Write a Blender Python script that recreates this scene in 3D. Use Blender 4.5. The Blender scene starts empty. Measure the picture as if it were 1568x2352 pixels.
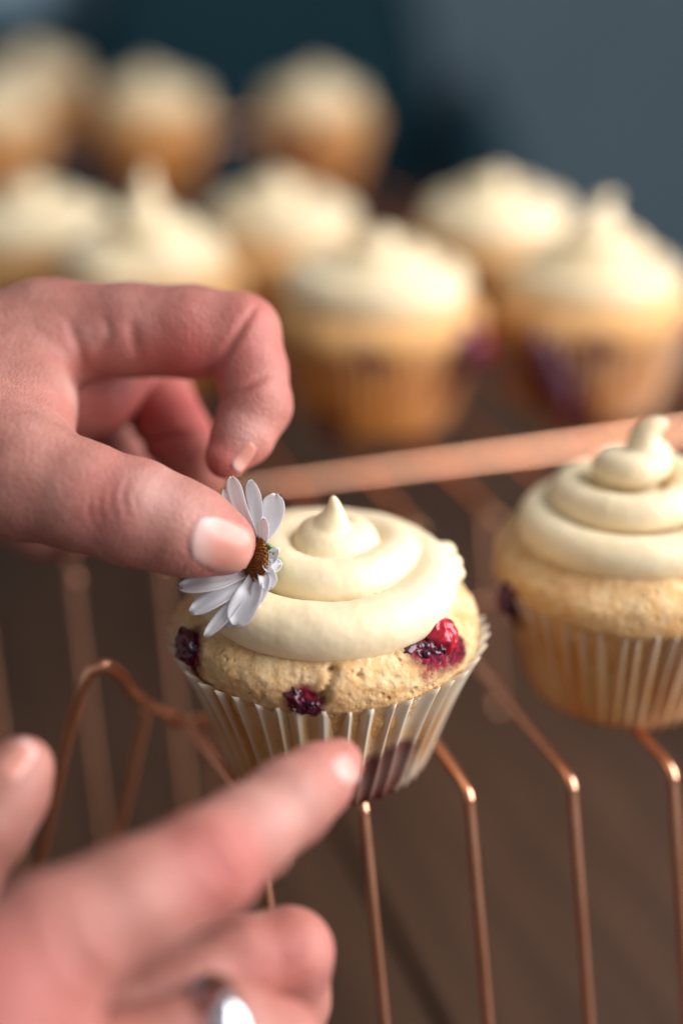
import bpy, bmesh, math, random
import numpy as np
from mathutils import Vector, noise
from mathutils.bvhtree import BVHTree

random.seed(7); rng = np.random.default_rng(7)
S = bpy.context.scene
COL = S.collection
CM = 0.01

# ------------------------------------------------------------------ camera
PITCH = math.radians(24.6)
CAM = np.array([0.32, -28.4, 19.2])            # centimetres; the cupcake in front stands at 0,0,0
FPX, CX, CY = 3267.0, 784.0, 1176.0            # focal length and centre of the photograph measured at 1568 x 2352
FWD = np.array([0, math.cos(PITCH), -math.sin(PITCH)])
RGT = np.array([1.0, 0, 0]); UPV = np.array([0, math.sin(PITCH), math.cos(PITCH)])
cam = bpy.data.objects.new('camera', bpy.data.cameras.new('camera')); COL.objects.link(cam)
cam.location = CAM * CM
cam.rotation_euler = (math.pi / 2 - PITCH, 0, 0)
cam.data.sensor_fit = 'HORIZONTAL'; cam.data.sensor_width = 24; cam.data.lens = 50
cam.data.clip_start = 0.01; cam.data.clip_end = 50
cam.data.dof.use_dof = True; cam.data.dof.focus_distance = 0.300; cam.data.dof.aperture_fstop = 2.5
S.camera = cam

# ------------------------------------------------------------------ light
W = bpy.data.worlds.new('World'); S.world = W; W.use_nodes = True
W.node_tree.nodes['Background'].inputs[0].default_value = (0.74, 0.77, 0.80, 1)
W.node_tree.nodes['Background'].inputs[1].default_value = 0.36

def area(name, loc, target, size, energy, color):
    l = bpy.data.lights.new(name, 'AREA'); l.shape = 'RECTANGLE'; l.size, l.size_y = size
    l.energy = energy; l.color = color
    o = bpy.data.objects.new(name, l); COL.objects.link(o); o.location = Vector(loc) * CM
    o.rotation_euler = (Vector(target) - Vector(loc)).to_track_quat('-Z', 'Y').to_euler()
    return o
area('window_light', (58, -6, 37), (0, 4, 3), (0.75, 0.75), 11.8, (1.0, 0.945, 0.95))
S.view_settings.view_transform = 'Standard'; S.view_settings.look = 'None'
S.view_settings.exposure = 0.14; S.view_settings.gamma = 1
S.render.engine = 'CYCLES'
S.cycles.use_denoising = True
S.cycles.max_bounces = 10; S.cycles.sample_clamp_indirect = 6

# ------------------------------------------------------------------ helpers
def at(x, y, d):
    return CAM + FWD * d + RGT * ((x - CX) / FPX * d) - UPV * ((y - CY) / FPX * d)
def on(x, y, z):
    r = FWD + RGT * ((x - CX) / FPX) - UPV * ((y - CY) / FPX)
    return CAM + r * ((z - CAM[2]) / r[2])
def project(p):
    q = np.asarray(p) - CAM
    d = q @ FWD
    return CX + (q @ RGT) / d * FPX, CY - (q @ UPV) / d * FPX, d

def link(name, me, m, parent=None):
    o = bpy.data.objects.new(name, me); COL.objects.link(o)
    if m is not None and not me.materials: me.materials.append(m)
    if parent is not None: o.parent = parent
    return o
def mesh(name, v, f, smooth=True):
    me = bpy.data.meshes.new(name)
    me.from_pydata((np.asarray(v, float) * CM).tolist(), [], [list(map(int, q)) for q in f])
    me.validate(); me.update()
    if smooth: me.polygons.foreach_set('use_smooth', [True] * len(me.polygons))
    return me
def setattr_col(me, name, arr):
    a = me.color_attributes.new(name, 'FLOAT_COLOR', 'POINT')
    c = np.ones((len(me.vertices), 4), np.float32); arr = np.asarray(arr)
    c[:, :arr.shape[1]] = arr
    a.data.foreach_set('color', c.ravel())
def tag(o, label=None, cat=None, group=None, kind=None):
    for k, v in (('label', label), ('category', cat), ('group', group), ('kind', kind)):
        if v: o[k] = v
    return o
def thing(name, label, cat, loc=(0, 0, 0), group=None):
    o = bpy.data.objects.new(name, None); COL.objects.link(o); o.empty_display_size = .01
    o.location = Vector([float(c) for c in loc]) * CM
    return tag(o, label, cat, group)

def spline(pts, n):
    """Catmull-Rom through rows of pts (any number of columns), n samples."""
    p = np.asarray(pts, float); p = np.vstack([2 * p[0] - p[1], p, 2 * p[-1] - p[-2]])
    t = np.linspace(0, len(p) - 3 - 1e-9, n); i = t.astype(int); u = (t - i)[:, None]
    a, b, c, d = p[i], p[i + 1], p[i + 2], p[i + 3]
    return .5 * (2 * b + (c - a) * u + (2 * a - 5 * b + 4 * c - d) * u**2 + (3 * b - a - 3 * c + d) * u**3)
def tube(path, r, n=12, squash=None):
    """A swept tube along rows of path; r is a number or one per row."""
    p = np.asarray(path, float); r = np.broadcast_to(np.asarray(r, float), (len(p),))
    t = np.gradient(p, axis=0); t /= np.linalg.norm(t, axis=1)[:, None] + 1e-12
    ref = np.array([0, 0, 1.0]) if abs(t[0][2]) < .9 else np.array([0, 1.0, 0])
    nrm = np.cross(t[0], ref); nrm /= np.linalg.norm(nrm); V = []
    for i in range(len(p)):
        nrm = nrm - t[i] * (nrm @ t[i]); nrm /= np.linalg.norm(nrm); b = np.cross(t[i], nrm)
        a = np.linspace(0, 2 * math.pi, n, endpoint=False)
        V.append(p[i] + r[i] * (np.cos(a)[:, None] * nrm + np.sin(a)[:, None] * b))
    V = np.vstack(V); F = []
    for i in range(len(p) - 1):
        for j in range(n):
            F.append((i * n + j, i * n + (j + 1) % n, (i + 1) * n + (j + 1) % n, (i + 1) * n + j))
    F.append(tuple(range(n))[::-1]); F.append(tuple((len(p) - 1) * n + j for j in range(n)))
    return V, F

# signed distance fields and their surface (one continuous skin for hands and icing)
class Field:
    def __init__(s, lo, hi, h):
        s.lo = np.asarray(lo, float); s.h = h
        s.n = np.ceil((np.asarray(hi) - s.lo) / h).astype(int) + 1
        s.ax = [(s.lo[i] + h * np.arange(s.n[i])).astype(np.float32) for i in range(3)]
    def empty(s): return np.full(tuple(s.n), 3.0, np.float32)
    def cone(s, v, a, b, ra, rb, k):
        a = np.asarray(a, np.float32); b = np.asarray(b, np.float32); m = max(ra, rb) + k + 5 * s.h
        lo = np.minimum(a, b) - m; hi = np.maximum(a, b) + m
        i0 = np.clip(((lo - s.lo) / s.h).astype(int), 0, s.n); i1 = np.clip(((hi - s.lo) / s.h).astype(int) + 2, 0, s.n)
        if (i1 <= i0).any(): return
        sl = tuple(slice(i0[i], i1[i]) for i in range(3))
        x = s.ax[0][sl[0]][:, None, None] - a[0]; y = s.ax[1][sl[1]][None, :, None] - a[1]; z = s.ax[2][sl[2]][None, None, :] - a[2]
        ba = b - a; L = float(ba @ ba) + 1e-9
        t = np.clip((x * ba[0] + y * ba[1] + z * ba[2]) / L, 0, 1)
        d = np.sqrt((x - t * ba[0])**2 + (y - t * ba[1])**2 + (z - t * ba[2])**2) - (ra + t * (rb - ra))
        v[sl] = smin(v[sl], d, k)
def smin(a, b, k):
    h = np.clip(.5 + .5 * (b - a) / k, 0, 1)
    return b + (a - b) * h - k * h * (1 - h)
def surface(v, lo, h, smooth=3):
    s = v < 0
    c = sum(s[i:v.shape[0] - 1 + i, j:v.shape[1] - 1 + j, k:v.shape[2] - 1 + k].astype(np.int8) for i in (0, 1) for j in (0, 1) for k in (0, 1))
    act = (c > 0) & (c < 8); idx = np.argwhere(act)
    vid = np.full(act.shape, -1, np.int64); vid[act] = np.arange(len(idx))
    cor = np.array([(i, j, k) for i in (0, 1) for j in (0, 1) for k in (0, 1)])
    val = np.stack([v[tuple((idx + q).T)] for q in cor], 1)
    acc = np.zeros((len(idx), 3)); cnt = np.zeros(len(idx))
    for a in range(8):
        for b in range(a + 1, 8):
            if abs(cor[a] - cor[b]).sum() != 1: continue
            m = (val[:, a] < 0) != (val[:, b] < 0)
            t = val[m, a] / (val[m, a] - val[m, b])
            acc[m] += cor[a] + t[:, None] * (cor[b] - cor[a]); cnt[m] += 1
    P = np.asarray(lo) + h * (idx + acc / cnt[:, None])
    F = []
    for ax in range(3):
        o1, o2 = [(1, 2), (2, 0), (0, 1)][ax]
        sh = list(v.shape); A = [slice(None)] * 3; B = [slice(None)] * 3
        A[ax] = slice(0, sh[ax] - 1); B[ax] = slice(1, sh[ax])
        for o in (o1, o2): A[o] = slice(1, sh[o] - 1); B[o] = slice(1, sh[o] - 1)
        sa, sb = s[tuple(A)], s[tuple(B)]
        for flip, m in ((False, sa & ~sb), (True, ~sa & sb)):
            e = np.argwhere(m)
            for o in (o1, o2): e[:, o] += 1
            d1 = np.zeros(3, int); d1[o1] = 1; d2 = np.zeros(3, int); d2[o2] = 1
            q = np.stack([vid[tuple((e - d1 - d2).T)], vid[tuple((e - d2).T)], vid[tuple(e.T)], vid[tuple((e - d1).T)]], 1)
            F.append(q[:, ::-1] if flip else q)
    F = np.vstack(F)
    return relax(P, F, smooth), F
def relax(P, F, n, lam=.5):
    E = np.vstack([F[:, [0, 1]], F[:, [1, 2]], F[:, [2, 3]], F[:, [3, 0]]])
    E = np.vstack([E, E[:, ::-1]]); N = len(P); deg = np.bincount(E[:, 0], minlength=N)[:, None]
    for _ in range(n):
        q = np.stack([np.bincount(E[:, 0], P[E[:, 1], i], N) for i in range(3)], 1) / np.maximum(deg, 1)
        P = P + lam * (q - P)
    return P
def normals(P, F):
    n = np.cross(P[F[:, 2]] - P[F[:, 0]], P[F[:, 3]] - P[F[:, 1]]); out = np.zeros_like(P)
    for i in range(4):
        for a in range(3): out[:, a] += np.bincount(F[:, i], n[:, a], len(P))
    return out / (np.linalg.norm(out, axis=1)[:, None] + 1e-12)
def seg_dist(X, pts):
    """distance of rows of X (n,2 or n,3) to a polyline"""
    best = np.full(len(X), 1e9)
    for a, b in zip(pts[:-1], pts[1:]):
        a = np.asarray(a, float); b = np.asarray(b, float); ba = b - a
        t = np.clip((X - a) @ ba / (ba @ ba + 1e-9), 0, 1)
        best = np.minimum(best, np.linalg.norm(X - a - t[:, None] * ba, axis=1))
    return best
def fbm(p, f, o=3):
    return noise.fractal(Vector(p) * f, 1.0, 2.0, o)

# ------------------------------------------------------------------ materials
class M:
    def __init__(s, name):
        s.m = bpy.data.materials.new(name); s.m.use_nodes = True; s.t = s.m.node_tree
        s.b = s.t.nodes['Principled BSDF']
    def node(s, typ, **kw):
        n = s.t.nodes.new(typ)
        for k, v in kw.items():
            if hasattr(n, k) and k not in n.inputs: setattr(n, k, v)
            else: s.put(n.inputs[k], v)
        return n
    def put(s, sock, v):
        if isinstance(v, bpy.types.NodeSocket): s.t.links.new(v, sock)
        elif isinstance(v, tuple) and len(v) == 3 and sock.type == 'RGBA': sock.default_value = (*v, 1)
        else: sock.default_value = v
    def set(s, **kw):
        for k, v in kw.items(): s.put(s.b.inputs[k.replace('_', ' ')], v)
        return s
    def mix(s, f, a, b):
        n = s.t.nodes.new('ShaderNodeMix'); n.data_type = 'RGBA'
        s.put(n.inputs[0], f); s.put(n.inputs[6], a); s.put(n.inputs[7], b); return n.outputs[2]
    def math(s, op, a, b=0.0, clamp=False):
        n = s.t.nodes.new('ShaderNodeMath'); n.operation = op; n.use_clamp = clamp
        s.put(n.inputs[0], a); s.put(n.inputs[1], b); return n.outputs[0]
    def coord(s, scale=(1, 1, 1)):
        c = s.t.nodes.new('ShaderNodeTexCoord'); m = s.t.nodes.new('ShaderNodeMapping')
        s.t.links.new(c.outputs['Object'], m.inputs[0]); m.inputs['Scale'].default_value = scale
        return m.outputs[0]
    def noise(s, scale, detail=4, rough=.55, vec=None, dist=0.0):
        n = s.node('ShaderNodeTexNoise', Scale=scale, Detail=detail, Roughness=rough, Distortion=dist)
        s.t.links.new(vec if vec is not None else s.coord(), n.inputs['Vector']); return n.outputs['Fac']
    def voronoi(s, scale, vec=None):
        n = s.node('ShaderNodeTexVoronoi', Scale=scale)
        s.t.links.new(vec if vec is not None else s.coord(), n.inputs['Vector']); return n.outputs['Distance']
    def ramp(s, f, a, b):
        n = s.t.nodes.new('ShaderNodeMapRange'); s.put(n.inputs[0], f); n.inputs[1].default_value = a; n.inputs[2].default_value = b
        return n.outputs[0]
    def attr(s, name):
        n = s.t.nodes.new('ShaderNodeAttribute'); n.attribute_name = name
        x = s.t.nodes.new('ShaderNodeSeparateColor'); s.t.links.new(n.outputs['Color'], x.inputs[0]); return x.outputs
    def bump(s, h, strength, dist):
        n = s.node('ShaderNodeBump', Strength=strength, Distance=dist, Height=h)
        s.t.links.new(n.outputs[0], s.b.inputs['Normal']); return s
    def sss(s, w, radius, scale):
        s.set(Subsurface_Weight=w, Subsurface_Scale=scale); s.b.inputs['Subsurface Radius'].default_value = radius; return s

def mat_skin():
    m = M('skin'); a = m.attr('tint')
    mott = m.noise(120, 5, .6); fine = m.noise(900, 3)
    c = m.mix(m.ramp(mott, .35, .7), (.37, .155, .12), (.50, .24, .195))
    c = m.mix(m.math('MULTIPLY', m.ramp(m.noise(380, 5, .7), .45, .75), .35), c, (.40, .12, .09))
    c = m.mix(m.math('MULTIPLY', a[0], .9), c, (.46, .075, .07))
    c = m.mix(a[1], c, (.64, .40, .35))
    m.set(Base_Color=c, Roughness=m.math('ADD', .42, m.math('MULTIPLY', fine, .18)), Specular_IOR_Level=.42)
    m.sss(.35, (1, .32, .18), .003)
    lines = m.voronoi(1500, m.coord((1, 1, 1)))
    m.bump(m.math('ADD', m.math('MULTIPLY', lines, .8), m.noise(420, 4)), .42, .0005)
    return m.m
def mat_nail():
    m = M('fingernail'); a = m.attr('tint')
    c = m.mix(a[0], (.60, .27, .21), (.72, .52, .48))
    m.set(Base_Color=c, Roughness=.27, Specular_IOR_Level=.5)
    m.sss(.3, (1, .4, .3), .0015); m.bump(m.noise(1200, 2, vec=m.coord((1, .1, 1))), .06, .0001)
    return m.m
def mat_icing():
    m = M('cream_icing')
    c = m.mix(m.ramp(m.noise(70, 3), .3, .75), (.84, .70, .45), (.87, .755, .52))
    m.set(Base_Color=c, Roughness=.42, Specular_IOR_Level=.35)
    m.sss(.35, (1, .75, .4), .0022)
    m.bump(m.math('ADD', m.noise(260, 4), m.math('MULTIPLY', m.noise(1100, 2), .25)), .10, .0006)
    return m.m
def mat_cake():
    m = M('sponge_crumb'); a = m.attr('stain')
    n = m.noise(330, 6, .65); big = m.noise(85, 4)
    c = m.mix(m.ramp(n, .35, .65), (.68, .42, .18), (.90, .70, .41))
    c = m.mix(m.math('MULTIPLY', m.ramp(big, .45, .75), .5), c, (.62, .30, .10))
    c = m.mix(m.math('MULTIPLY', a[1], .8), c, (.66, .28, .05))
    st = m.ramp(m.math('MULTIPLY', a[0], m.math('ADD', .35, m.noise(260, 5, .7))), .30, .62)
    c = m.mix(st, c, m.mix(m.ramp(m.noise(420, 4, .7), .38, .62), (.05, .004, .015), (.30, .012, .04)))
    m.set(Base_Color=c, Roughness=.8, Specular_IOR_Level=.2); m.sss(.2, (1, .6, .3), .002)
    h = m.math('SUBTRACT', m.noise(600, 6, .7), m.math('MULTIPLY', m.ramp(m.voronoi(380), .25, .0), .9))
    m.bump(h, .8, .0011)
    return m.m
def mat_liner():
    m = M('greaseproof_paper'); a = m.attr('stain')
    streak = m.noise(55, 5, .6, m.coord((1.3, 1.3, .45)))
    c = m.mix(m.ramp(streak, .43, .64), (.88, .66, .34), (.74, .34, .06))
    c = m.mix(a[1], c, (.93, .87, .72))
    c = m.mix(m.math('MULTIPLY', a[2], .85), c, (.76, .31, .045))
    st = m.math('MULTIPLY', m.ramp(m.math('MULTIPLY', a[0], m.math('ADD', .12, m.noise(150, 5, .75))), .22, .42), m.math('SUBTRACT', 1.0, m.math('MULTIPLY', a[1], .3)))
    c = m.mix(st, c, m.mix(m.noise(300, 4), (.08, .003, .014), (.24, .010, .035)))
    m.set(Base_Color=c, Roughness=.5, Specular_IOR_Level=.35)
    m.bump(m.noise(240, 3, .5, m.coord((1, 1, .3))), .15, .0005)
    tr = m.node('ShaderNodeBsdfTranslucent', Color=c); mx = m.node('ShaderNodeMixShader'); mx.inputs[0].default_value = .36
    out = m.t.nodes['Material Output']
    m.t.links.new(m.b.outputs[0], mx.inputs[1]); m.t.links.new(tr.outputs[0], mx.inputs[2]); m.t.links.new(mx.outputs[0], out.inputs[0])
    return m.m
def mat_berry(name, c1, c2):
    m = M(name)
    m.set(Base_Color=m.mix(m.ramp(m.noise(230, 3), .4, .62), c1, c2), Roughness=.22, Specular_IOR_Level=.5, Coat_Weight=.2)
    m.sss(.3, (1, .15, .2), .0015); m.bump(m.noise(500, 4), .3, .0005); return m.m
def mat_copper():
    m = M('copper_wire')
    n = m.noise(90, 4)
    m.set(Base_Color=m.mix(n, (.95, .44, .25), (.98, .56, .37)), Metallic=1.0, Roughness=m.math('ADD', .15, m.math('MULTIPLY', n, .18)))
    return m.m
def mat_petal():
    m = M('daisy_petal')
    c = m.mix(m.noise(300, 3), (.88, .89, .92), (.93, .93, .95))
    m.set(Base_Color=c, Roughness=.5, Specular_IOR_Level=.25)
    tr = m.node('ShaderNodeBsdfTranslucent', Color=c); mx = m.node('ShaderNodeMixShader'); mx.inputs[0].default_value = .3
    m.t.links.new(m.b.outputs[0], mx.inputs[1]); m.t.links.new(tr.outputs[0], mx.inputs[2]); m.t.links.new(mx.outputs[0], m.t.nodes['Material Output'].inputs[0])
    return m.m
def mat_plain(name, c, rough=.5, metal=0.0, var=.25, scale=30, bump=.2, bd=.001):
    m = M(name); n = m.noise(scale, 4)
    m.set(Base_Color=m.mix(n, tuple(x * (1 - var) for x in c), tuple(min(1, x * (1 + var)) for x in c)), Roughness=rough, Metallic=metal)
    if bump: m.bump(m.noise(scale * 4, 4), bump, bd)
    return m.m
def mat_wood():
    m = M('dark_wood'); v = m.coord((14, 1.1, 8))
    g = m.noise(6, 8, .6, v, .6)
    oi = m.node('ShaderNodeObjectInfo')
    c = m.mix(m.ramp(g, .3, .7), (.022, .011, .006), (.082, .042, .022))
    c = m.mix(m.math('MULTIPLY', oi.outputs['Random'], .45), c, (.07, .040, .026))
    m.set(Base_Color=c, Roughness=.5, Specular_IOR_Level=.25); m.bump(g, .3, .001); return m.m
SKIN, NAIL, ICING, CAKE, LINER, COPPER, PETAL, WOOD = mat_skin(), mat_nail(), mat_icing(), mat_cake(), mat_liner(), mat_copper(), mat_petal(), mat_wood()
BERRY_RED = mat_berry('red_berry_flesh', (.42, .01, .03), (.16, .004, .02))
BERRY_DARK = mat_berry('dark_berry_skin', (.035, .006, .018), (.10, .006, .025))
SILVER = mat_plain('polished_silver', (.75, .78, .82), .12, 1.0, .03, 30, 0)

# ------------------------------------------------------------------ setting: table, wall
YAW = math.radians(18.5)
EX = np.array([math.cos(YAW), math.sin(YAW), 0]); WY = np.array([-math.sin(YAW), math.cos(YAW), 0])
TABLE_Z = -10.6
def box_mesh(name, lo, hi, bev=0.0, seg=2):
    bm = bmesh.new(); bmesh.ops.create_cube(bm, size=1)
    lo = np.array(lo, float); hi = np.array(hi, float)
    for v in bm.verts: v.co = Vector(((lo + hi) / 2 + np.array(v.co) * (hi - lo)) * CM)
    if bev: bmesh.ops.bevel(bm, geom=bm.edges[:], offset=bev * CM, segments=seg, affect='EDGES', profile=.5)
    me = bpy.data.meshes.new(name); bm.to_mesh(me); bm.free()
    return me
edge0 = np.array([22.7, 76.0, 0])                       # a point of the table's right edge
tbl = thing('table', 'dark brown wooden plank table under the copper cooling racks', 'table', (edge0[0], edge0[1], TABLE_Z))
tbl.rotation_euler.z = YAW
PW = 14.0
for i in range(12):
    o = link('plank', box_mesh('plank', (-PW * (i + 1) + .12, -140, -3), (-PW * i - .12, 38 , rng.uniform(-.06, 0)), .15), WOOD, tbl)
link('frame', box_mesh('frame', (-PW * 12 + 4, -136, -9), (-4, 34, -3.02)), WOOD, tbl)
for x, y in ((-8, 28), (-160, 28), (-8, -130), (-160, -130)):
    link('leg', box_mesh('leg', (x - 4, y - 4, -62), (x + 4, y + 4, -9.02)), WOOD, tbl)
WALL = mat_plain('slate_grey_plaster', (.25, .35, .42), .8, 0, .12, 3, .1, .004)
FLOOR = mat_plain('dark_floor', (.05, .055, .06), .5, 0, .3, 4, .1, .002)
tag(link('wall', box_mesh('wall', (-300, 215, -73), (300, 225, 160)), WALL), kind='structure')
tag(link('floor', box_mesh('floor', (-300, -200, -75), (300, 215, -73)), FLOOR), kind='structure')

# blurred dark chair and blue cushion at the top of the photograph
NAVY = mat_plain('dark_teal_fabric', (.012, .06, .085), .9, 0, .2, 40, .2, .002)
PALE = mat_plain('pale_blue_fabric', (.55, .78, .98), .9, 0, .1, 40, .2, .002)
ch = thing('chair', 'dark teal chair with a padded back behind the table', 'chair', (-9, 172, -73))
link('backrest', box_mesh('backrest', (-19, -3, 44), (15, 4, 96), 6, 4), NAVY, ch)
bk = bpy.data.meshes['backrest']
for v in bk.vertices: v.co.x = -.02 + (v.co.x + .02) * (1 + max(0, .92 - v.co.z) * 1.5)
for x0, x1 in ((-38, -30), (23, 29)): link('armrest', box_mesh('armrest', (x0, -44, 36), (x1, 4, 66), 4, 4), NAVY, ch)
link('seat', box_mesh('seat', (-19, -44, 36), (15, -3.2, 43), 3, 4), NAVY, ch)
for x in (-17, 19):
    for y in (-40, 0): link('leg', box_mesh('leg', (x - 2, y - 2, 0), (x + 2, y + 2, 36.5)), WOOD, ch)
cu = tag(link('cushion', box_mesh('cushion', (-62, 168, 0), (-38, 182, 26), 5, 4), PALE), 'pale blue cushion out of focus behind the farthest cupcakes', 'cushion')
st_ = thing('bench', 'dark bench carrying the pale blue cushion by the wall', 'bench', (-60, 176, -73))
link('seat', box_mesh('seat', (-40, -20, 66), (26, 20, 72.6), 1), NAVY, st_)
for x in (-34, 20): link('leg', box_mesh('leg', (x - 3, -16, 0), (x + 3, 16, 66)), NAVY, st_)

# ------------------------------------------------------------------ cooling racks
WR = .128
def wire(name, pts, r, parent, n=14, k=60):
    v, f = tube(spline(pts, k), r, n); o = link(name, mesh(name, v - np.array(parent.location) / CM, f), COPPER, parent); return o
def bend_path(front, back, drop, splay, rb=.55, foot=0.0):
    """wire along the top from back to front, a tight bend, then a splayed leg"""
    front, back = np.asarray(front, float), np.asarray(back, float)
    d = front - back; d /= np.linalg.norm(d); leg = d * splay + np.array([0, 0, -1.0]); 
    L = leg / np.linalg.norm(leg); pts = [back, back + (front - back) * .3, back + (front - back) * .65, front - d * rb * 1.6, front - d * rb * .8]
    pts += [front - d * rb * .25 + L * .06, front + L * rb * .35, front + L * rb * .9, front + leg * drop * .3, front + leg * drop * .6, front + leg * (drop - .8)]
    pts += [front + leg * (drop - .15) + d * foot * .3, front + leg * drop + d * foot]
    return pts
top = lambda p: np.array([p[0], p[1], -WR])
DROP = -TABLE_Z - WR * 2.2
ra = thing('cooling_rack', 'copper wire cooling rack holding the two sharp cupcakes in front', 'rack', (3, 1, TABLE_Z), 'copper cooling racks')
WA = np.array([-.33, .944, 0])
for k in range(-1, 7):
    f = top((.8 + 2.42 * k, -1.85 + .42 * k))
    if k == -1:
        knot = top(on(410, 1632, 0)[:2]); back = knot
    else: back = f + WA * 9.2
    wire('wire', bend_path(f, back, DROP, .3), WR, ra, k=90)
kb = knot + np.array([0, 0, -.24])
wire('cross_bar', [kb, kb + np.array([2.2, .45, 0]), kb + np.array([4.2, .9, 0]), kb + np.array([7.0, 1.5, 0])], .14, ra)
wire('handle_loop', [kb, at(345, 1622, 34.4), at(308, 1594, 33.6), at(274, 1549, 33.0), at(235, 1530, 32.7), at(200, 1556, 32.7), at(168, 1650, 33.1), at(132, 1800, 33.8), at(92, 1985, 34.8), at(60, 2150, 35.6)], .15, ra, k=90)
wire('leg', [at(338, 1628, 34.6), at(322, 1700, 34.9), at(300, 1800, 35.3), at(262, 1960, 36.0), at(225, 2120, 36.7)], .14, ra)
bb = top((.8 - 1.2, -1.85 - .2)) + WA * 9.2 + np.array([0, 0, -.24])
wire('cross_bar', [bb, bb + np.array([6, 1.05, 0]), bb + np.array([18, 3.15, 0])], .14, ra)
for e in (bb, bb + np.array([18, 3.15, 0])):
    wire('leg', [e, e + np.array([0, 0, -3]), e + np.array([0, 0, -7]), e + np.array([0, 0, -DROP + .24])], .14, ra)

rb_ = thing('cooling_rack', 'long copper wire cooling rack behind, holding the blurred rows of cupcakes', 'rack', (0, 40, TABLE_Z), 'copper cooling racks')
B0 = np.array([-7.8, 9.8, 0.0])
for k in range(-9, 11):
    f = top(B0 + EX * 2.7 * k)
    wire('wire', bend_path(f, f + WY * 76, DROP if k < 3 else 6.6, .27, .6, .1), WR, rb_, k=80)
for off in (3.4, 35, 75):
    a = top(B0 + EX * (-2.7 * 9.4) + WY * off); b = top(B0 + EX * 2.7 * 10.4 + WY * off)
    a[2] = b[2] = 1e-3 + .14 if off < 10 else -WR - .3
    wire('cross_bar', [a, a * .66 + b * .34, a * .33 + b * .67, b], .2, rb_)
    if off > 10:
        for e in (a, b): wire('leg', [e, e + np.array([0, 0, -3]), e + np.array([0, 0, -7]), e + np.array([0, 0, -DROP + .3])], .17, rb_)

# ------------------------------------------------------------------ cupcakes
H_CUP, R_LO, R_HI = 3.25, 2.3, 3.25
def make_liner(seed, nf=44, stains=(), brown=.0, res=8, rows=14, flare=0.0):
    r_ = np.random.default_rng(seed); n = nf * res; V = []; A = []
    ph = np.cumsum(np.r_[0, .7 + .6 * r_.random(nf)]); ph = ph / ph[-1] * 2 * math.pi
    am = .75 + .5 * r_.random(nf); hh = r_.normal(0, .035, nf)
    lean = r_.normal(0, .012, nf)
    for i in range(rows + 1):
        u = i / rows
        for j in range(n):
            q, s = divmod(j, res); s = (s / res) ** .85
            a = ph[q] + (ph[q + 1] - ph[q]) * s
            tri = 1 - abs(2 * s - 1); tri = min(1, 1.06 * tri); w = (tri ** 1.7 - .38) * (am[q] + (am[(q + 1) % nf] - am[q]) * s)
            w = w if s < .5 or True else w
            amp = (.10 + .17 * u ** 1.3)
            r = R_LO + (R_HI - R_LO) * u ** .92 + amp * w + .03 * u ** 6
            r += flare * u ** 3 * max(math.cos(a + .1), -.9 * math.cos(a - .15)) ** 2 + .05 * u ** 2 * noise.noise(Vector((a * 2.5, u * 1.5, seed)))
            z = u * (H_CUP - .22 * (1 - tri) ** 1.2 * u ** 4 + hh[q] * (1 - s) + hh[(q + 1) % nf] * s) + .02 + .05 * u * math.sin(3 * a + seed)
            a2 = a + lean[q] * u
            V.append((r * math.cos(a2), r * math.sin(a2), z))
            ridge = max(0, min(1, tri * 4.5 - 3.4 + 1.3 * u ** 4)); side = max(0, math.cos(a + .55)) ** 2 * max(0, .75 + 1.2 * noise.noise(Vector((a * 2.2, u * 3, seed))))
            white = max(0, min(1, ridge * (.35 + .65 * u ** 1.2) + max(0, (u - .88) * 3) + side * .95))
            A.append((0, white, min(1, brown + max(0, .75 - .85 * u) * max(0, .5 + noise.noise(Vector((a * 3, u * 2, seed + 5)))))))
    V = np.array(V); A = np.array(A, float)
    for (x, y, z, rad) in stains:
        d = np.linalg.norm(V - np.array([x, y, z]), axis=1); A[:, 0] = np.maximum(A[:, 0], np.exp(-(d / rad) ** 2) * 1.15)
    F = []
    for i in range(rows):
        for j in range(n): F.append((i * n + j, i * n + (j + 1) % n, (i + 1) * n + (j + 1) % n, (i + 1) * n + j))
    c = len(V); V = np.vstack([V, [[0, 0, .03]]]); A = np.vstack([A, [[0, 0, 0]]])
    for j in range(n): F.append((c, (j + 1) % n, j))
    me = mesh('liner', V, F); setattr_col(me, 'stain', A); return me
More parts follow.
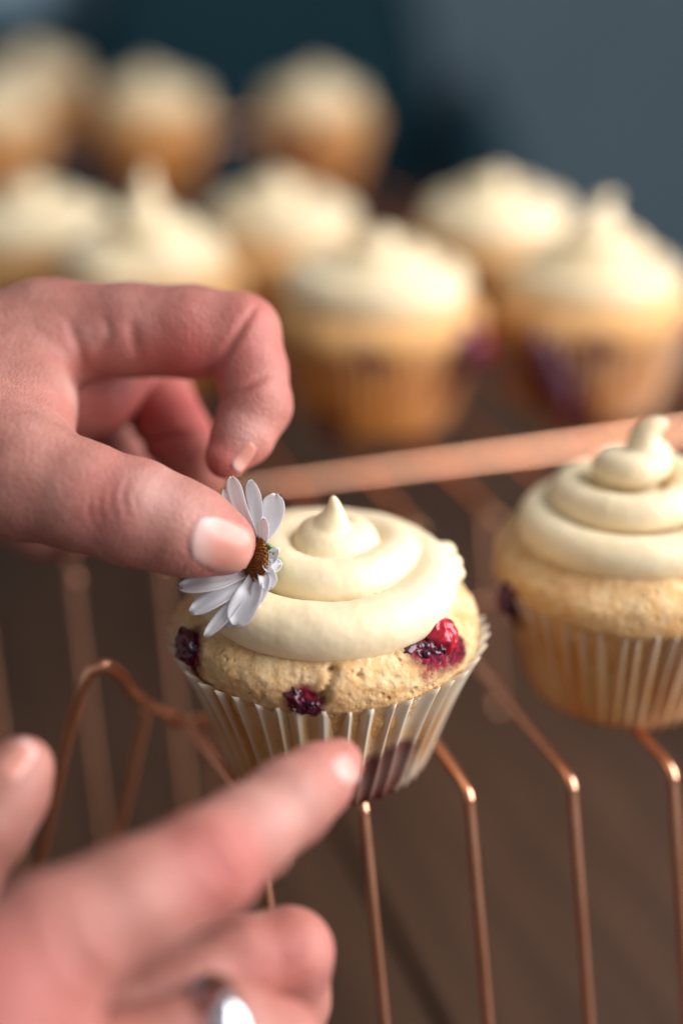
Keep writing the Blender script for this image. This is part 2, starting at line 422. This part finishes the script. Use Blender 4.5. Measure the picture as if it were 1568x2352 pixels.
def make_cake(seed, nth=300, rows=70, stains=(), cracks=(), brown=0.0, amp=1.0):
    prof = spline([(2.0, .1), (2.6, 1.3), (3.14, 2.8), (3.40, 3.25), (3.36, 3.75), (2.95, 4.12), (2.4, 4.38), (1.5, 4.55), (.02, 4.6)], rows)
    V = []
    for r, z in prof:
        for j in range(nth):
            a = 2 * math.pi * j / nth; p = Vector((r * math.cos(a), r * math.sin(a), z + seed * 7.3))
            d = amp * (.09 * noise.fractal(p * .9, 1, 2, 2) + .025 * noise.fractal(p * 3.2, 1, 2, 3) + .022 * noise.fractal(p * 10, .9, 2, 2))
            pit = noise.voronoi(p * 4.6)[0][0]; d -= .10 * amp * max(0, .28 - pit) / .28 * (noise.noise(p * 2.1) > .05)
            V.append((r * math.cos(a) * (1 + d / max(r, 1.0)), r * math.sin(a) * (1 + d / max(r, 1.0)), z + d * (.5 if z > 3 else 0)))
    V = np.array(V); A = np.zeros((len(V), 3)); A[:, 1] = np.clip((V[:, 2] - 4.0) * -.4 + brown, 0, 1)
    for pl, wdt, dep in cracks:
        q = seg_dist(V, pl) + .05 * np.array([noise.noise(Vector(v) * 5) for v in V]); g = np.exp(-(q / wdt) ** 2)
        nr = V - np.array([0, 0, 2.6]); nr /= np.linalg.norm(nr, axis=1)[:, None]; V -= nr * (dep * g)[:, None]
    for (x, y, z, rad) in stains:
        d = np.linalg.norm(V - np.array([x, y, z]), axis=1); A[:, 0] = np.maximum(A[:, 0], np.exp(-(d / rad) ** 2) * 1.1)
    F = []
    for i in range(rows - 1):
        for j in range(nth): F.append((i * nth + j, i * nth + (j + 1) % nth, (i + 1) * nth + (j + 1) % nth, (i + 1) * nth + j))
    me = mesh('cake', V, F); setattr_col(me, 'stain', A); return me
def make_icing(knots, a0, turns, tip, h=.06, cw=1, seed=0, sm=3, start=()):
    """knots: rows of (t, ring radius, height, tube radius), t 0..1 along the spiral; tip: points (x,y,z,r)"""
    K = np.array(knots); n = int(100 * turns); t = np.linspace(0, 1, n)
    R, Z, T = (np.interp(t, K[:, 0], K[:, i]) for i in (1, 2, 3))
    for arr in (R, Z, T):
        for _ in range(3): arr[1:-1] = (arr[:-2] + 2 * arr[1:-1] + arr[2:]) / 4
    ang = a0 + cw * t * turns * 2 * math.pi; r_ = np.random.default_rng(seed)
    wob = np.interp(t, np.linspace(0, 1, 14), r_.normal(0, .055, 14))
    P = np.stack([(R + wob) * np.cos(ang), (R + wob) * np.sin(ang), Z + .5 * wob], 1)
    fld = Field((-3.6, -3.6, 3.4), (3.6, 3.6, 8.0), h); v = fld.empty()
    for i in range(n - 1): fld.cone(v, P[i], P[i + 1], T[i], T[i + 1], .05)
    core = fld.empty(); fld.cone(core, (0, 0, 4.1), (0, 0, Z[-1] - .3), 1.5, .2, .05); v = np.minimum(v, core) if core is not None else v
    tp = spline(tip, 24)
    for a, b in zip(tp[:-1], tp[1:]): fld.cone(v, a[:3], b[:3], a[3], b[3], .12)
    for (x, y, z, r) in start: fld.cone(v, (x, y, z), (x + .01, y, z), r, r, .12)
    Pm, F = surface(v, fld.lo, h, sm)
    d = np.array([.016 * noise.fractal(Vector(p) * 1.6, 1, 2, 2) + .006 * noise.noise(Vector(p) * 7) for p in Pm])
    for i, p in enumerate(Pm):
        if noise.noise(Vector(p) * .8) > .1:
            q = noise.voronoi(Vector(p) * 1.5)[0][0]
            if q < .09: d[i] -= .035 * (1 - q / .09)
    Pm = Pm + normals(Pm, F) * d[:, None]
    return mesh('icing', Pm, F)
def make_berry(seed, r=.42, n=26, flat=.6):
    r_ = np.random.default_rng(seed); bm = bmesh.new()
    for i in range(n):
        d = r_.normal(size=3); d /= np.linalg.norm(d); d *= r * .62; d[2] *= flat
        q = bmesh.ops.create_icosphere(bm, subdivisions=2, radius=r * r_.uniform(.2, .42) * CM)
        for v in q['verts']: v.co = v.co + Vector(d) * CM
    for v in bm.verts: v.co += v.co.normalized() * .10 * CM * noise.noise(v.co / CM * 3.5)
    me = bpy.data.meshes.new('berry'); bm.to_mesh(me); bm.free()
    me.polygons.foreach_set('use_smooth', [True] * len(me.polygons)); return me
def put_berry(parent, me, loc, m, rot=0, sc=(1, 1, 1)):
    me = me.copy() if me.materials else me
    me.materials.clear(); me.materials.append(m)
    o = link('berry', me, m, parent); o.location = Vector(loc) * CM; o.rotation_euler = (rot, rot * .7, rot * 1.3); o.scale = sc; return o
def solid(o, t):
    s = o.modifiers.new('thickness', 'SOLIDIFY'); s.thickness = t * CM; s.offset = -1

def make_lump(seed, r, flat, rough):
    bm = bmesh.new(); bmesh.ops.create_icosphere(bm, subdivisions=4, radius=r * CM)
    for v in bm.verts:
        p = v.co / CM; n = v.co.normalized(); q = Vector(p) * 1.6 + Vector((seed * 3.1, 0, 0))
        d = .30 * noise.noise(q) - rough * abs(noise.noise(q * 2.6)) - .5 * rough * abs(noise.noise(q * 6)) + .06
        v.co = v.co + n * d * r * CM * 1.6; v.co.z *= flat
    me = bpy.data.meshes.new('berry'); bm.to_mesh(me); bm.free()
    me.polygons.foreach_set('use_smooth', [True] * len(me.polygons)); return me
RED = make_lump(1, .40, .7, .18); DARK = make_lump(2, .42, .7, .42); BEADS = make_berry(2)
# the sharp cupcake in front
c1 = thing('cupcake', 'sharp cupcake with a flat icing swirl, berry juice and the white daisy pressed against it', 'cupcake', (0, 0, 0), 'frosted berry cupcakes')
st1 = [(2.1, -2.1, 3.85, .72), (2.65, -1.75, 3.7, .5), (-.45, -3.35, 3.35, .5), (-2.9, -1.6, 3.6, .6)]
link('cake', make_cake(1, 420, 110, st1, [([(-.08, -3.4, 3.45), (-.02, -3.35, 3.62), (.1, -3.25, 3.78), (.13, -3.1, 4.0)], .085, .30), ([(.0, -3.35, 3.62), (-.25, -3.3, 3.52)], .06, .18), ([(.6, -3.2, 3.8), (.7, -3.15, 3.9)], .07, .15)], 0), CAKE, c1)
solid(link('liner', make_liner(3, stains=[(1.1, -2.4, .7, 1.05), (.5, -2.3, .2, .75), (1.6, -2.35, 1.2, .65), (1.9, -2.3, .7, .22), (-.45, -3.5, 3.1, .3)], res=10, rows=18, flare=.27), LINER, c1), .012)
TT = 2.85
link('icing', make_icing([(t_ / TT, r_, z_, q_) for t_, r_, z_, q_ in ((0, 2.3, 4.66, .5), (.1, 2.38, 4.6, .60), (.28, 2.33, 4.56, .63), (.5, 2.40, 4.5, .64), (.8, 2.32, 4.52, .64), (1.03, 2.2, 4.6, .60), (1.17, 1.85, 4.78, .57), (1.33, 1.36, 5.03, .53), (1.53, 1.31, 5.08, .53), (1.8, 1.16, 5.14, .54), (2.03, .88, 5.2, .52), (2.3, .56, 5.34, .52), (2.55, .36, 5.42, .54), (2.85, .1, 5.5, .48))],
     math.radians(100), TT, [(.05, -.05, 5.5, .5), (.1, -.08, 5.86, .33), (.15, -.1, 6.12, .19), (.17, -.12, 6.4, .085), (.13, -.14, 6.62, .02)], .045, -1, 5, 2,
     [(2.84, .45, 4.72, .22), (2.9, .12, 4.62, .2), (2.7, .85, 4.8, .24)]), ICING, c1)
put_berry(c1, DARK, (1.85, -2.2, 3.92), BERRY_DARK, .4, (1.1, 1.0, 1)); put_berry(c1, DARK, (2.35, -1.98, 3.80), BERRY_DARK, 1.4, (.75, .8, .8))
put_berry(c1, RED, (2.42, -1.62, 4.05), BERRY_RED, .9, (1.15, 1.1, 1.3)); put_berry(c1, RED, (1.95, -2.38, 3.60), BERRY_RED, 2.2, (.6, .55, .95))
put_berry(c1, BEADS, (2.1, -2.1, 3.88), BERRY_DARK, .7, (.8, .7, .8))
put_berry(c1, DARK, (-.55, -3.2, 3.33), BERRY_DARK, 2.9, (.9, .7, .7)); put_berry(c1, DARK, (-.2, -3.28, 3.3), BERRY_DARK, .2, (.6, .5, .6))
put_berry(c1, DARK, (-2.85, -1.55, 3.6), BERRY_DARK, .9, (1.1, 1.1, 1)); put_berry(c1, DARK, (-3.0, -1.25, 3.3), BERRY_DARK, 1.9, (.9, .9, .9))
# its neighbour on the right
c2 = thing('cupcake', 'plain golden cupcake with a tall three-turn swirl, right of the daisy cupcake', 'cupcake', (7.5, 3.1, 0), 'frosted berry cupcakes')
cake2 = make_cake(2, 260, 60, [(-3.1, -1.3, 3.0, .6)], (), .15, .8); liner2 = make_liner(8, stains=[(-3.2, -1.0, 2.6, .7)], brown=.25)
icing2 = make_icing([(0, 2.45, 4.45, .3), (.03, 2.46, 4.44, .48), (.2, 2.36, 4.48, .52), (.36, 2.02, 4.76, .50), (.52, 1.58, 5.16, .47), (.68, 1.12, 5.58, .45), (.84, .66, 5.96, .43), (1, .12, 6.2, .4)],
     math.radians(-35), 3.1, [(0, 0, 6.2, .40), (.0, 0, 6.5, .34), (.06, -.02, 6.82, .25), (.24, -.04, 7.06, .15), (.46, -.05, 7.14, .06)], .06, 1, 9)
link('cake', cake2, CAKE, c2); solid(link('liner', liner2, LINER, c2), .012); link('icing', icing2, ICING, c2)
put_berry(c2, DARK, (-3.1, -1.2, 2.9), BERRY_DARK, 1.1)
# the blurred rows behind
cake3 = make_cake(4, 160, 40, [(2.8, -2.0, 3.0, 1.0), (-.3, -3.3, 2.9, .7)], (), .5, .9)
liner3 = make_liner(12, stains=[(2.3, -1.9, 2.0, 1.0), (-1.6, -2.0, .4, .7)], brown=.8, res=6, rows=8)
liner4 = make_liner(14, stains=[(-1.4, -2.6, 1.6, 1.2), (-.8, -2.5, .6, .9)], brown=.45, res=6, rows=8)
icing3 = make_icing([(0, 2.35, 4.6, .4), (.03, 2.35, 4.6, .7), (.4, 2.1, 4.75, .68), (.6, 1.4, 5.15, .62), (.8, .8, 5.5, .56), (1, .15, 5.8, .5)],
     2.0, 2.4, [(0, 0, 5.7, .5), (.08, 0, 5.95, .38), (.2, .05, 6.15, .22), (.3, .08, 6.2, .1)], .08, 1, 21)
icing4 = make_icing([(0, 2.35, 4.6, .4), (.03, 2.35, 4.6, .66), (.4, 2.0, 4.85, .66), (.6, 1.3, 5.3, .6), (.8, .7, 5.8, .54), (1, .15, 6.3, .46)],
     .6, 2.6, [(0, 0, 6.3, .46), (-.05, 0, 6.9, .3), (-.1, .05, 7.4, .15), (-.15, .05, 7.7, .05)], .08, -1, 23)
GR = 'frosted berry cupcakes'
rear = [
  (1.7, 22.2, 0, liner3, icing3, 'blurred orange-lined cupcake with a red berry on its right side, just behind the copper bar', [((2.75, -2.0, 2.9), 0, 1.5), ((2.95, -1.7, 3.2), 1, 1.2)]),
  (-2.3, 32.6, 2.4, liner3, icing3, 'blurred cupcake directly behind the orange-lined cupcake with the red berry', []),
  (9.8, 23.6, .3, liner4, icing2, 'blurred cupcake with a dark berry stain down its front, above the tall-swirl cupcake', [((-1.9, -2.8, 2.5), 0, 1.6), ((-1.4, -2.7, 1.5), 0, 1.6)]),
  (7.0, 32.8, 1.1, liner3, icing3, 'blurred cupcake at the right edge of its row, behind the one with dark berry stain', []),
  (-7.2, 26.0, 4.0, liner3, icing4, 'blurred cupcake with a tall pointed peak rising over the hand with the daisy', []),
  (-12.7, 31.5, .9, liner4, icing3, 'blurred cupcake at the left edge, left of the tall pointed peak', []),
  (-12.0, 66.5, 3.1, liner3, icing3, 'far cupcake of the last row, left neighbour of its rightmost cupcake', []),
  (-1.4, 66.0, 5.2, liner3, icing3, 'rightmost far cupcake of the last row, in front of the dark teal chair', []),
  (-21.6, 63.0, 2.2, liner4, icing3, 'far cupcake cut off by the left edge of the photo, in the last row', []),
  (-24.5, 90, 1.0, liner3, icing3, 'farthest small brownish cupcake in the top left corner', []),
]
for x, y, rot, ln, ic, lab, bs in rear:
    if y > 80: y = 79; x = -22
    o = thing('cupcake', lab, 'cupcake', (x, y, 0), GR); o.scale = (1.12,) * 3
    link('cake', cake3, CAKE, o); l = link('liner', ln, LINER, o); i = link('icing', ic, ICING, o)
    if not bs: o.rotation_euler.z = rot
    else: i.rotation_euler.z = rot
    for p, red, s in bs: put_berry(o, RED if red else DARK, p, BERRY_RED if red else BERRY_DARK, s, (s * 1.3, s * 1.2, s * 1.3))

# ------------------------------------------------------------------ hands
def chain(fld, v, pts, k):
    q = [(at(*p[:3]), p[3]) for p in pts]
    for (a, ra_), (b, rb2) in zip(q[:-1], q[1:]): fld.cone(v, a, b, ra_, rb2, k)
def build_hand(groups, h, tints, creases, smooth=3):
    pts = np.array([at(*p[:3]) for g in groups for p in g[0]]); rr = max(p[3] for g in groups for p in g[0])
    fld = Field(pts.min(0) - rr - .6, pts.max(0) + rr + .6, h); tot = None
    for chains, kin, kout in groups:
        v = fld.empty()
        chain(fld, v, chains, kin)
        tot = v if tot is None else smin(tot, v, kout)
    P, F = surface(tot, fld.lo, h, smooth)
    N = normals(P, F); X = np.stack(project(P), 1); xy = X[:, :2]; dep = X[:, 2]
    face = -(N @ FWD)
    D = np.zeros(len(P))
    for pl, w, a, d0, d1 in creases:
        p_ = np.array(pl, float); pp = spline(p_, 24) if len(p_) > 2 else np.linspace(p_[0], p_[-1], 24)
        q_ = np.linalg.norm(xy[:, None, :] - pp[None, ::1, :], axis=2).astype(np.float32); j_ = q_.argmin(1)
        tp_ = np.sin(np.pi * (j_ + .5) / 24) ** .7
        D -= a * tp_ * np.exp(-(q_.min(1) / w) ** 2) * (face > -.1) * (dep > d0) * (dep < d1)
    D += .006 * np.array([noise.fractal(Vector(p) * 2.2, 1, 2, 3) for p in P])
    P = P + N * D[:, None]
    T = np.zeros((len(P), 3))
    for x, y, d, r, a, ch_ in tints:
        T[:, ch_] = np.maximum(T[:, ch_], a * np.exp(-(np.linalg.norm(P - at(x, y, d), axis=1) / r) ** 2))
    return P, F, T
def put_hand(name, P, F, T, root):
    me = mesh(name, P - np.array(root.location) / CM, F); setattr_col(me, 'tint', T)
    return link('skin', me, SKIN, root)
def nail(P, F, outline, root, white=None, lift=.035, nu=22, nv=14):
    """a nail plate laid on the skin inside a photo outline given as a centre, two half axes and a squareness"""
    bvh = BVHTree.FromPolygons([Vector(p) for p in P], [tuple(map(int, f)) for f in F])
    (cx, cy), (ax, ay), (bx, by) = outline; V = []; A = []; idx = {}
    for i in range(nu + 1):
        for j in range(nv + 1):
            s = -1 + 2 * i / nu; t = -1 + 2 * j / nv
            s2 = s * math.sqrt(1 - .36 * t * t); t2 = t * math.sqrt(1 - .36 * s * s)
            x = cx + ax * s2 + bx * t2; y = cy + ay * s2 + by * t2
            d = (at(x, y, 10) - CAM); hit, n, _, _ = bvh.ray_cast(Vector(CAM), Vector(d).normalized())
            if hit is None: continue
            e = max(abs(s), abs(t)); idx[i, j] = len(V)
            V.append(np.array(hit) + np.array(n) * lift * (1 if e < .99 else -.6) * (.35 + .65 * (s + 1) / 2) * (1 + .9 * (1 - t * t)))
            A.append((white(s, t) if white else 0, 0, 0))
    Fq = [(idx[i, j], idx[i + 1, j], idx[i + 1, j + 1], idx[i, j + 1]) for i in range(nu) for j in range(nv) if all(q in idx for q in ((i, j), (i + 1, j), (i + 1, j + 1), (i, j + 1)))]
    me = mesh('fingernail', np.array(V) - np.array(root.location) / CM, Fq); setattr_col(me, 'tint', np.array(A)); me.flip_normals() if me.polygons and (me.polygons[0].normal.dot(Vector(FWD)) > 0) else None
    return link('fingernail', me, NAIL, root)

Z1 = -.5
def sh(l): return [(x, y, d + Z1, r) for x, y, d, r in l]
palm = sh([(-330, 900, 33.5, 2.3), (-60, 860, 33.4, 1.75), (110, 770, 33.5, 1.22)])
web = sh([(70, 800, 33.2, 1.05), (62, 930, 32.3, 1.0), (50, 1060, 30.9, 1.2)])
heel = sh([(-330, 1000, 32.5, 2.2), (-60, 1020, 31.8, 1.7), (20, 1085, 30.5, 1.3)])
thumb = sh([(-60, 1060, 30.6, 1.5), (60, 1098, 30.1, 1.27), (180, 1138, 29.9, 1.13), (310, 1178, 29.9, 1.1), (400, 1208, 29.9, .99), (455, 1226, 30.0, .89), (512, 1247, 30.1, .68)])
index = sh([(100, 765, 33.6, 1.2), (300, 757, 33.3, 1.08), (440, 762, 33.1, 1.06), (548, 768, 33.0, .95), (578, 850, 32.85, .8), (588, 930, 32.6, .8), (556, 1000, 32.4, .70), (521, 1050, 32.2, .50)])
pad = sh([(60, 850, 35.0, 1.3), (140, 895, 34.8, 1.3), (212, 895, 35.0, 1.1), (285, 850, 35.3, .8)])
middle = sh([(150, 830, 36.2, 1.1), (300, 850, 36.6, 1.0), (350, 900, 36.2, .95), (405, 1000, 35.3, .85), (462, 1078, 34.3, .62)])
ring_f = sh([(60, 930, 37.5, 1.1), (200, 990, 38.2, .95), (270, 1070, 37.6, .85), (330, 1120, 37.0, .6)])
little = sh([(-60, 1020, 37.6, 1.2), (20, 1170, 37.5, .82), (100, 1222, 37.2, .74), (160, 1232, 36.9, .56)])
tintsA = [(290, 1130, 29, .55, .5, 0), (575, 740, 32, .7, .6, 0), (160, 680, 33, .9, .35, 0), (500, 1300, 29.3, .6, .5, 0), (520, 1060, 31.5, .9, .85, 0), (590, 930, 32, .8, .35, 0), (560, 800, 32, 1.2, .5, 0), (430, 840, 32, 1.3, .85, 0), (520, 830, 32, .6, .8, 0), (240, 900, 34.2, 1.5, .9, 0), (390, 980, 34.5, 1.8, .95, 0), (300, 760, 32, .7, .4, 0), (580, 900, 32, .9, .5, 0),
          (265, 1150, 28.7, .8, .45, 0), (540, 1270, 29.2, .7, .55, 0), (130, 960, 31, .7, .3, 0), (220, 800, 32, .9, .4, 0), (205, 770, 32, .35, .6, 1), (255, 760, 32, .3, .5, 1), (330, 740, 32, .4, .4, 1), (165, 900, 31.5, .4, .5, 1), (350, 1140, 28.6, .6, .55, 1), (560, 1000, 31, .5, .5, 1), (180, 1000, 31, .5, .3, 0)]
cr = lambda pts, w, a, d0=0, d1=99: ([(x / 1.8967, y / 1.8967 + 597) for x, y in pts], w, a, d0, d1)
creasesA = [
  cr([(1120, 190), (1020, 345), (925, 500)], 11, .11, 31), cr([(1180, 490), (1060, 555), (930, 620)], 10, .09, 31),
  cr([(560, 830), (700, 775), (830, 755)], 9, .12, 33),
  cr([(300, 260), (350, 420), (330, 560)], 14, .09, 30), cr([(450, 240), (470, 330), (420, 400)], 12, .07, 30), cr([(570, 260), (590, 420)], 14, .08, 30),
  cr([(0, 640), (80, 655), (180, 660)], 5, .03, 28),
  cr([(400, 1010), (385, 1080), (420, 1180)], 5, .030), cr([(450, 970), (430, 1060), (450, 1170)], 4, .022), cr([(500, 960), (480, 1040), (500, 1130)], 5, .026), cr([(560, 950), (535, 1030), (560, 1120)], 5, .03), cr([(610, 975), (590, 1040), (600, 1100)], 4, .018),
  cr([(1000, 1112), (900, 1105), (840, 1150), (812, 1240), (850, 1310), (930, 1368), (1000, 1385)], 5, .03),
]
hA = thing('hand', 'hand reaching in from the left, pinching the white daisy with bent forefinger and thumb', 'hand', at(100, 950, 32))
PA, FA, TA = build_hand([(palm, .5, .5), (heel, .5, .7), (web, .5, .45), (index, .16, .40), (thumb, .22, .45), (pad, .4, .12), (middle, .14, .06), (ring_f, .2, .05), (little, .2, .05)], .06, tintsA, creasesA)
put_hand('hand_skin', PA, FA, TA, hA)
nail(PA, FA, ((508, 1251), (72, 17), (-12, 62)), hA, lambda s, t: max(0, min(1, (-s - .1) * 1.8)) * .75 + max(0, s - .9) * 4)
nail(PA, FA, ((560, 1050), (-24, 32), (14, 12)), hA, lambda s, t: max(0, s) * .7, .025, 14, 8)

# second hand, wearing the ring, in front
idx2 = [(-40, 2290, 22.6, 1.3), (120, 2170, 23.2, 1.12), (300, 2075, 23.9, 1.0), (470, 1990, 24.7, .96), (560, 1920, 25.5, .84), (665, 1843, 26.4, .80), (725, 1795, 27.0, .70), (775, 1755, 27.5, .50)]
mid2 = [(20, 2440, 24.4, 1.15), (350, 2320, 26.0, .95), (560, 2215, 26.9, .88), (662, 2190, 27.2, .84), (660, 2300, 27.6, .8), (560, 2330, 27.8, .68), (470, 2330, 28.2, .55)]
rng2 = [(-40, 2580, 23.4, 1.2), (250, 2465, 24.2, .98), (520, 2375, 24.9, .9), (640, 2410, 25.6, .84), (570, 2500, 26.4, .75), (480, 2520, 26.8, .6)]
lit2 = [(-80, 2750, 23.4, 1.1), (200, 2640, 24.0, .85), (380, 2590, 24.6, .8), (430, 2640, 25.2, .65)]
body2 = [(-700, 2800, 21.5, 2.5), (-260, 2560, 22.0, 2.2), (-20, 2400, 22.9, 1.6), (20, 2330, 23.0, 1.35)]
body3 = [(-700, 2900, 22.5, 2.5), (-200, 2700, 23.0, 2.1), (20, 2520, 23.6, 1.4)]
thm2 = [(-520, 2420, 24.0, 1.7), (-330, 2230, 25.4, 1.35), (-140, 2020, 26.0, 1.05), (-45, 1895, 26.4, .90), (15, 1815, 26.6, .80), (52, 1762, 26.7, .58)]
tints2 = [(520, 1985, 24, 1.0, .6, 0), (770, 1760, 27, .7, .4, 0), (40, 2300, 22, 1.5, .5, 0), (690, 2180, 26, 1.1, .5, 0), (600, 1870, 25.5, .8, .3, 1), (150, 2280, 23, 1.2, .35, 0)]
creases2 = [([(455, 1930), (500, 2000), (560, 2060)], 10, .04, 0, 99), ([(480, 1915), (530, 1990), (580, 2040)], 9, .035, 0, 99), ([(650, 1790), (700, 1850)], 8, .03, 0, 99), ([(120, 2050), (170, 2200), (240, 2260)], 16, .06, 0, 99)]
hB = thing('hand', 'very blurred hand in the foreground wearing a silver ring, its forefinger steadying the cupcake', 'hand', at(100, 2300, 24))
P2, F2, T2 = build_hand([(body2, .6, .5), (body3, .6, .6), (idx2, .2, .45), (mid2, .2, .05), (rng2, .2, .05), (lit2, .2, .08), (thm2, .25, .3)], .075, tints2, creases2)
put_hand('hand_skin', P2, F2, T2, hB)
nail(P2, F2, ((796, 1768), (20, 34), (20, -12)), hB, lambda s, t: .4, .02, 12, 8)
nail(P2, F2, ((40, 1745), (34, -42), (-26, -22)), hB, lambda s, t: (s > .5) * .6, .03, 12, 8)
# finger ring
ra_, rb2 = at(520, 2375, 24.9), at(250, 2465, 24.2); ax = (ra_ - rb2) / np.linalg.norm(ra_ - rb2); cR = ra_ * .94 + rb2 * .06
n1 = np.cross(ax, FWD); n1 /= np.linalg.norm(n1); n2 = np.cross(ax, n1); V = []; F = []
prof = [(.99, -.36), (1.08, -.3), (1.16, 0), (1.08, .3), (.99, .36), (.95, .2), (.95, -.2)]; NR = 64
for i in range(NR):
    a = 2 * math.pi * i / NR
    for r, z in prof: V.append(cR + ax * z + (n1 * math.cos(a) + n2 * math.sin(a)) * (r - .06))
for i in range(NR):
    for j in range(7): F.append((i * 7 + j, i * 7 + (j + 1) % 7, ((i + 1) % NR) * 7 + (j + 1) % 7, ((i + 1) % NR) * 7 + j))
rg = link('ring', mesh('ring', np.array(V) - cR, F), SILVER); rg.location = Vector(cR) * CM
tag(rg, 'shiny silver ring on the blurred foreground hand at the bottom edge', 'ring')

# ------------------------------------------------------------------ daisy
dz = thing('daisy', 'white daisy with a brown and yellow centre held against the icing by the thumb', 'flower', at(592, 1290, 30.1))
DO = np.array(dz.location) / CM
def cam_vec(x, y, z): return RGT * x + UPV * y - FWD * z          # right, up, towards the camera
ND = cam_vec(-.86, .12, .48); ND /= np.linalg.norm(ND)
YEL = mat_plain('daisy_centre_florets', (.24, .085, .008), .7, 0, .8, 420, .5, .001)
GRN = mat_plain('daisy_sepal_green', (.20, .30, .13), .6, 0, .35, 200, .3, .0005)
bm = bmesh.new()
dU = np.cross(ND, UPV); dU /= np.linalg.norm(dU); dV = np.cross(ND, dU)
for i in range(230):
    rr = math.sqrt((i + .5) / 230) * .52; a = i * 2.39996
    c = dU * rr * math.cos(a) + dV * rr * math.sin(a) + ND * (.17 * (1 - (rr / .55) ** 2) + .03)
    q = bmesh.ops.create_icosphere(bm, subdivisions=1, radius=(.036 + .01 * random.random()) * CM)
    for v in q['verts']: v.co = Vector(np.array(v.co) + np.array(c) * CM)
me = bpy.data.meshes.new('florets'); bm.to_mesh(me); bm.free(); fl = link('florets', me, YEL, dz); fl['kind'] = 'stuff'
V = []; F = []
for i in range(7):
    for j in range(24):
        a = j * math.pi / 12; rr = .5 * i / 6; V.append(dU * rr * math.cos(a) + dV * rr * math.sin(a) + ND * .14 * (1 - (i / 6) ** 2))
for i in range(6):
    for j in range(24): F.append((i * 24 + j, i * 24 + (j + 1) % 24, (i + 1) * 24 + (j + 1) % 24, (i + 1) * 24 + j))
link('disc', mesh('disc', V, F), YEL, dz)
for j in range(12):
    a = j * math.pi / 6; d = dU * math.cos(a) + dV * math.sin(a)
    v, f = tube(spline([-ND * .40 + d * .08, -ND * .34 + d * .24, -ND * .2 + d * .38, -ND * .06 + d * .46], 8), [.05, .07, .08, .07, .06, .05, .035, .015], 8)
    link('sepal', mesh('sepal', v, f), GRN, dz)
v, f = tube(spline([-ND * .15, -ND * .25 + UPV * -.02, -ND * .38 - UPV * .05], 10), .09, 10); link('stem', mesh('stem', v, f), GRN, dz)
def petal(tip, mid, w, face=None, curl=.0, twist=0.0, base=None):
    """tip, mid: photo point and depth; face: the way its upper side looks; curl bends the edges up"""
    T_, Mi = at(*tip) - DO, at(*mid) - DO
    d0 = T_ / np.linalg.norm(T_); d0 = d0 - ND * (d0 @ ND); d0 /= np.linalg.norm(d0) + 1e-9
    b = d0 * .36 if base is None else at(*base) - DO
    n = 18; C = spline([b, Mi, T_], n); V = []; m = 9
    fc = ND if face is None else cam_vec(*face); tg = np.gradient(C, axis=0)
    for i in range(n):
        u = i / (n - 1); t = tg[i] / np.linalg.norm(tg[i])
        s = np.cross(t, fc); s /= np.linalg.norm(s); nn = np.cross(s, t)
        if twist: s, nn = s * math.cos(twist * u) + nn * math.sin(twist * u), nn * math.cos(twist * u) - s * math.sin(twist * u)
        ww = w * (.35 + .65 * math.sin(min(1, u * 1.25) * math.pi / 2)) * math.sqrt(max(0, 1 - max(0, (u - .72) / .285) ** 2)) + .004
        for j in range(m):
            q = -1 + 2 * j / (m - 1); rid = .02 * math.cos(q * math.pi * 2.0) * min(1, u * 3)
            notch = .05 * (abs(math.sin(q * 2.4)) - .5) * max(0, u - .85) / .15
            V.append(C[i] + s * q * ww + nn * (curl * q * q * w + rid * (1 - abs(q))) + t * notch)
    F = [(i * m + j, i * m + j + 1, (i + 1) * m + j + 1, (i + 1) * m + j) for i in range(n - 1) for j in range(m - 1)]
    o = link('petal', mesh('petal', V, F), PETAL, dz); solid(o, .008); return o
petal((533, 1096, 30.0), (553, 1165, 30.0), 0.195, (-.5, .2, .8), .25)
petal((518, 1126, 30.5), (548, 1185, 30.4), 0.195, (-.5, .2, .8), .3)
petal((577, 1104, 30.3), (590, 1170, 30.25), 0.195, (-.4, .2, .9), .3, .3)
petal((634, 1136, 30.2), (622, 1200, 30.15), 0.312, (-.5, .15, .85), .2)
petal((606, 1190, 29.9), (607, 1235, 29.9), 0.156, (-.6, .1, .8), .3)
petal((640, 1262, 29.85), (620, 1290, 29.8), 0.156, (.2, .4, .9), .5, .8)
petal((414, 1350, 29.9), (495, 1342, 29.7), 0.273, (-.1, .75, .65), .3)
petal((440, 1408, 29.75), (515, 1368, 29.7), 0.260, (-.1, .7, .7), .3)
petal((474, 1463, 29.55), (545, 1385, 29.6), 0.169, (-.4, .4, .8), .4)
petal((545, 1436, 29.5), (578, 1370, 29.55), 0.312, (-.4, .3, .85), .55, .2)
petal((520, 1440, 29.65), (560, 1385, 29.65), 0.182, (-.5, .3, .8), .3)
petal((645, 1296, 29.75), (620, 1306, 29.7), .17, (.2, .35, .9), .5, .5)
petal((622, 1352, 29.5), (613, 1322, 29.6), .19, (.1, .2, .95), .5, -.3)
petal((590, 1395, 29.5), (606, 1340, 29.6), 0.208, (-.2, .3, .9), .5, -.4)
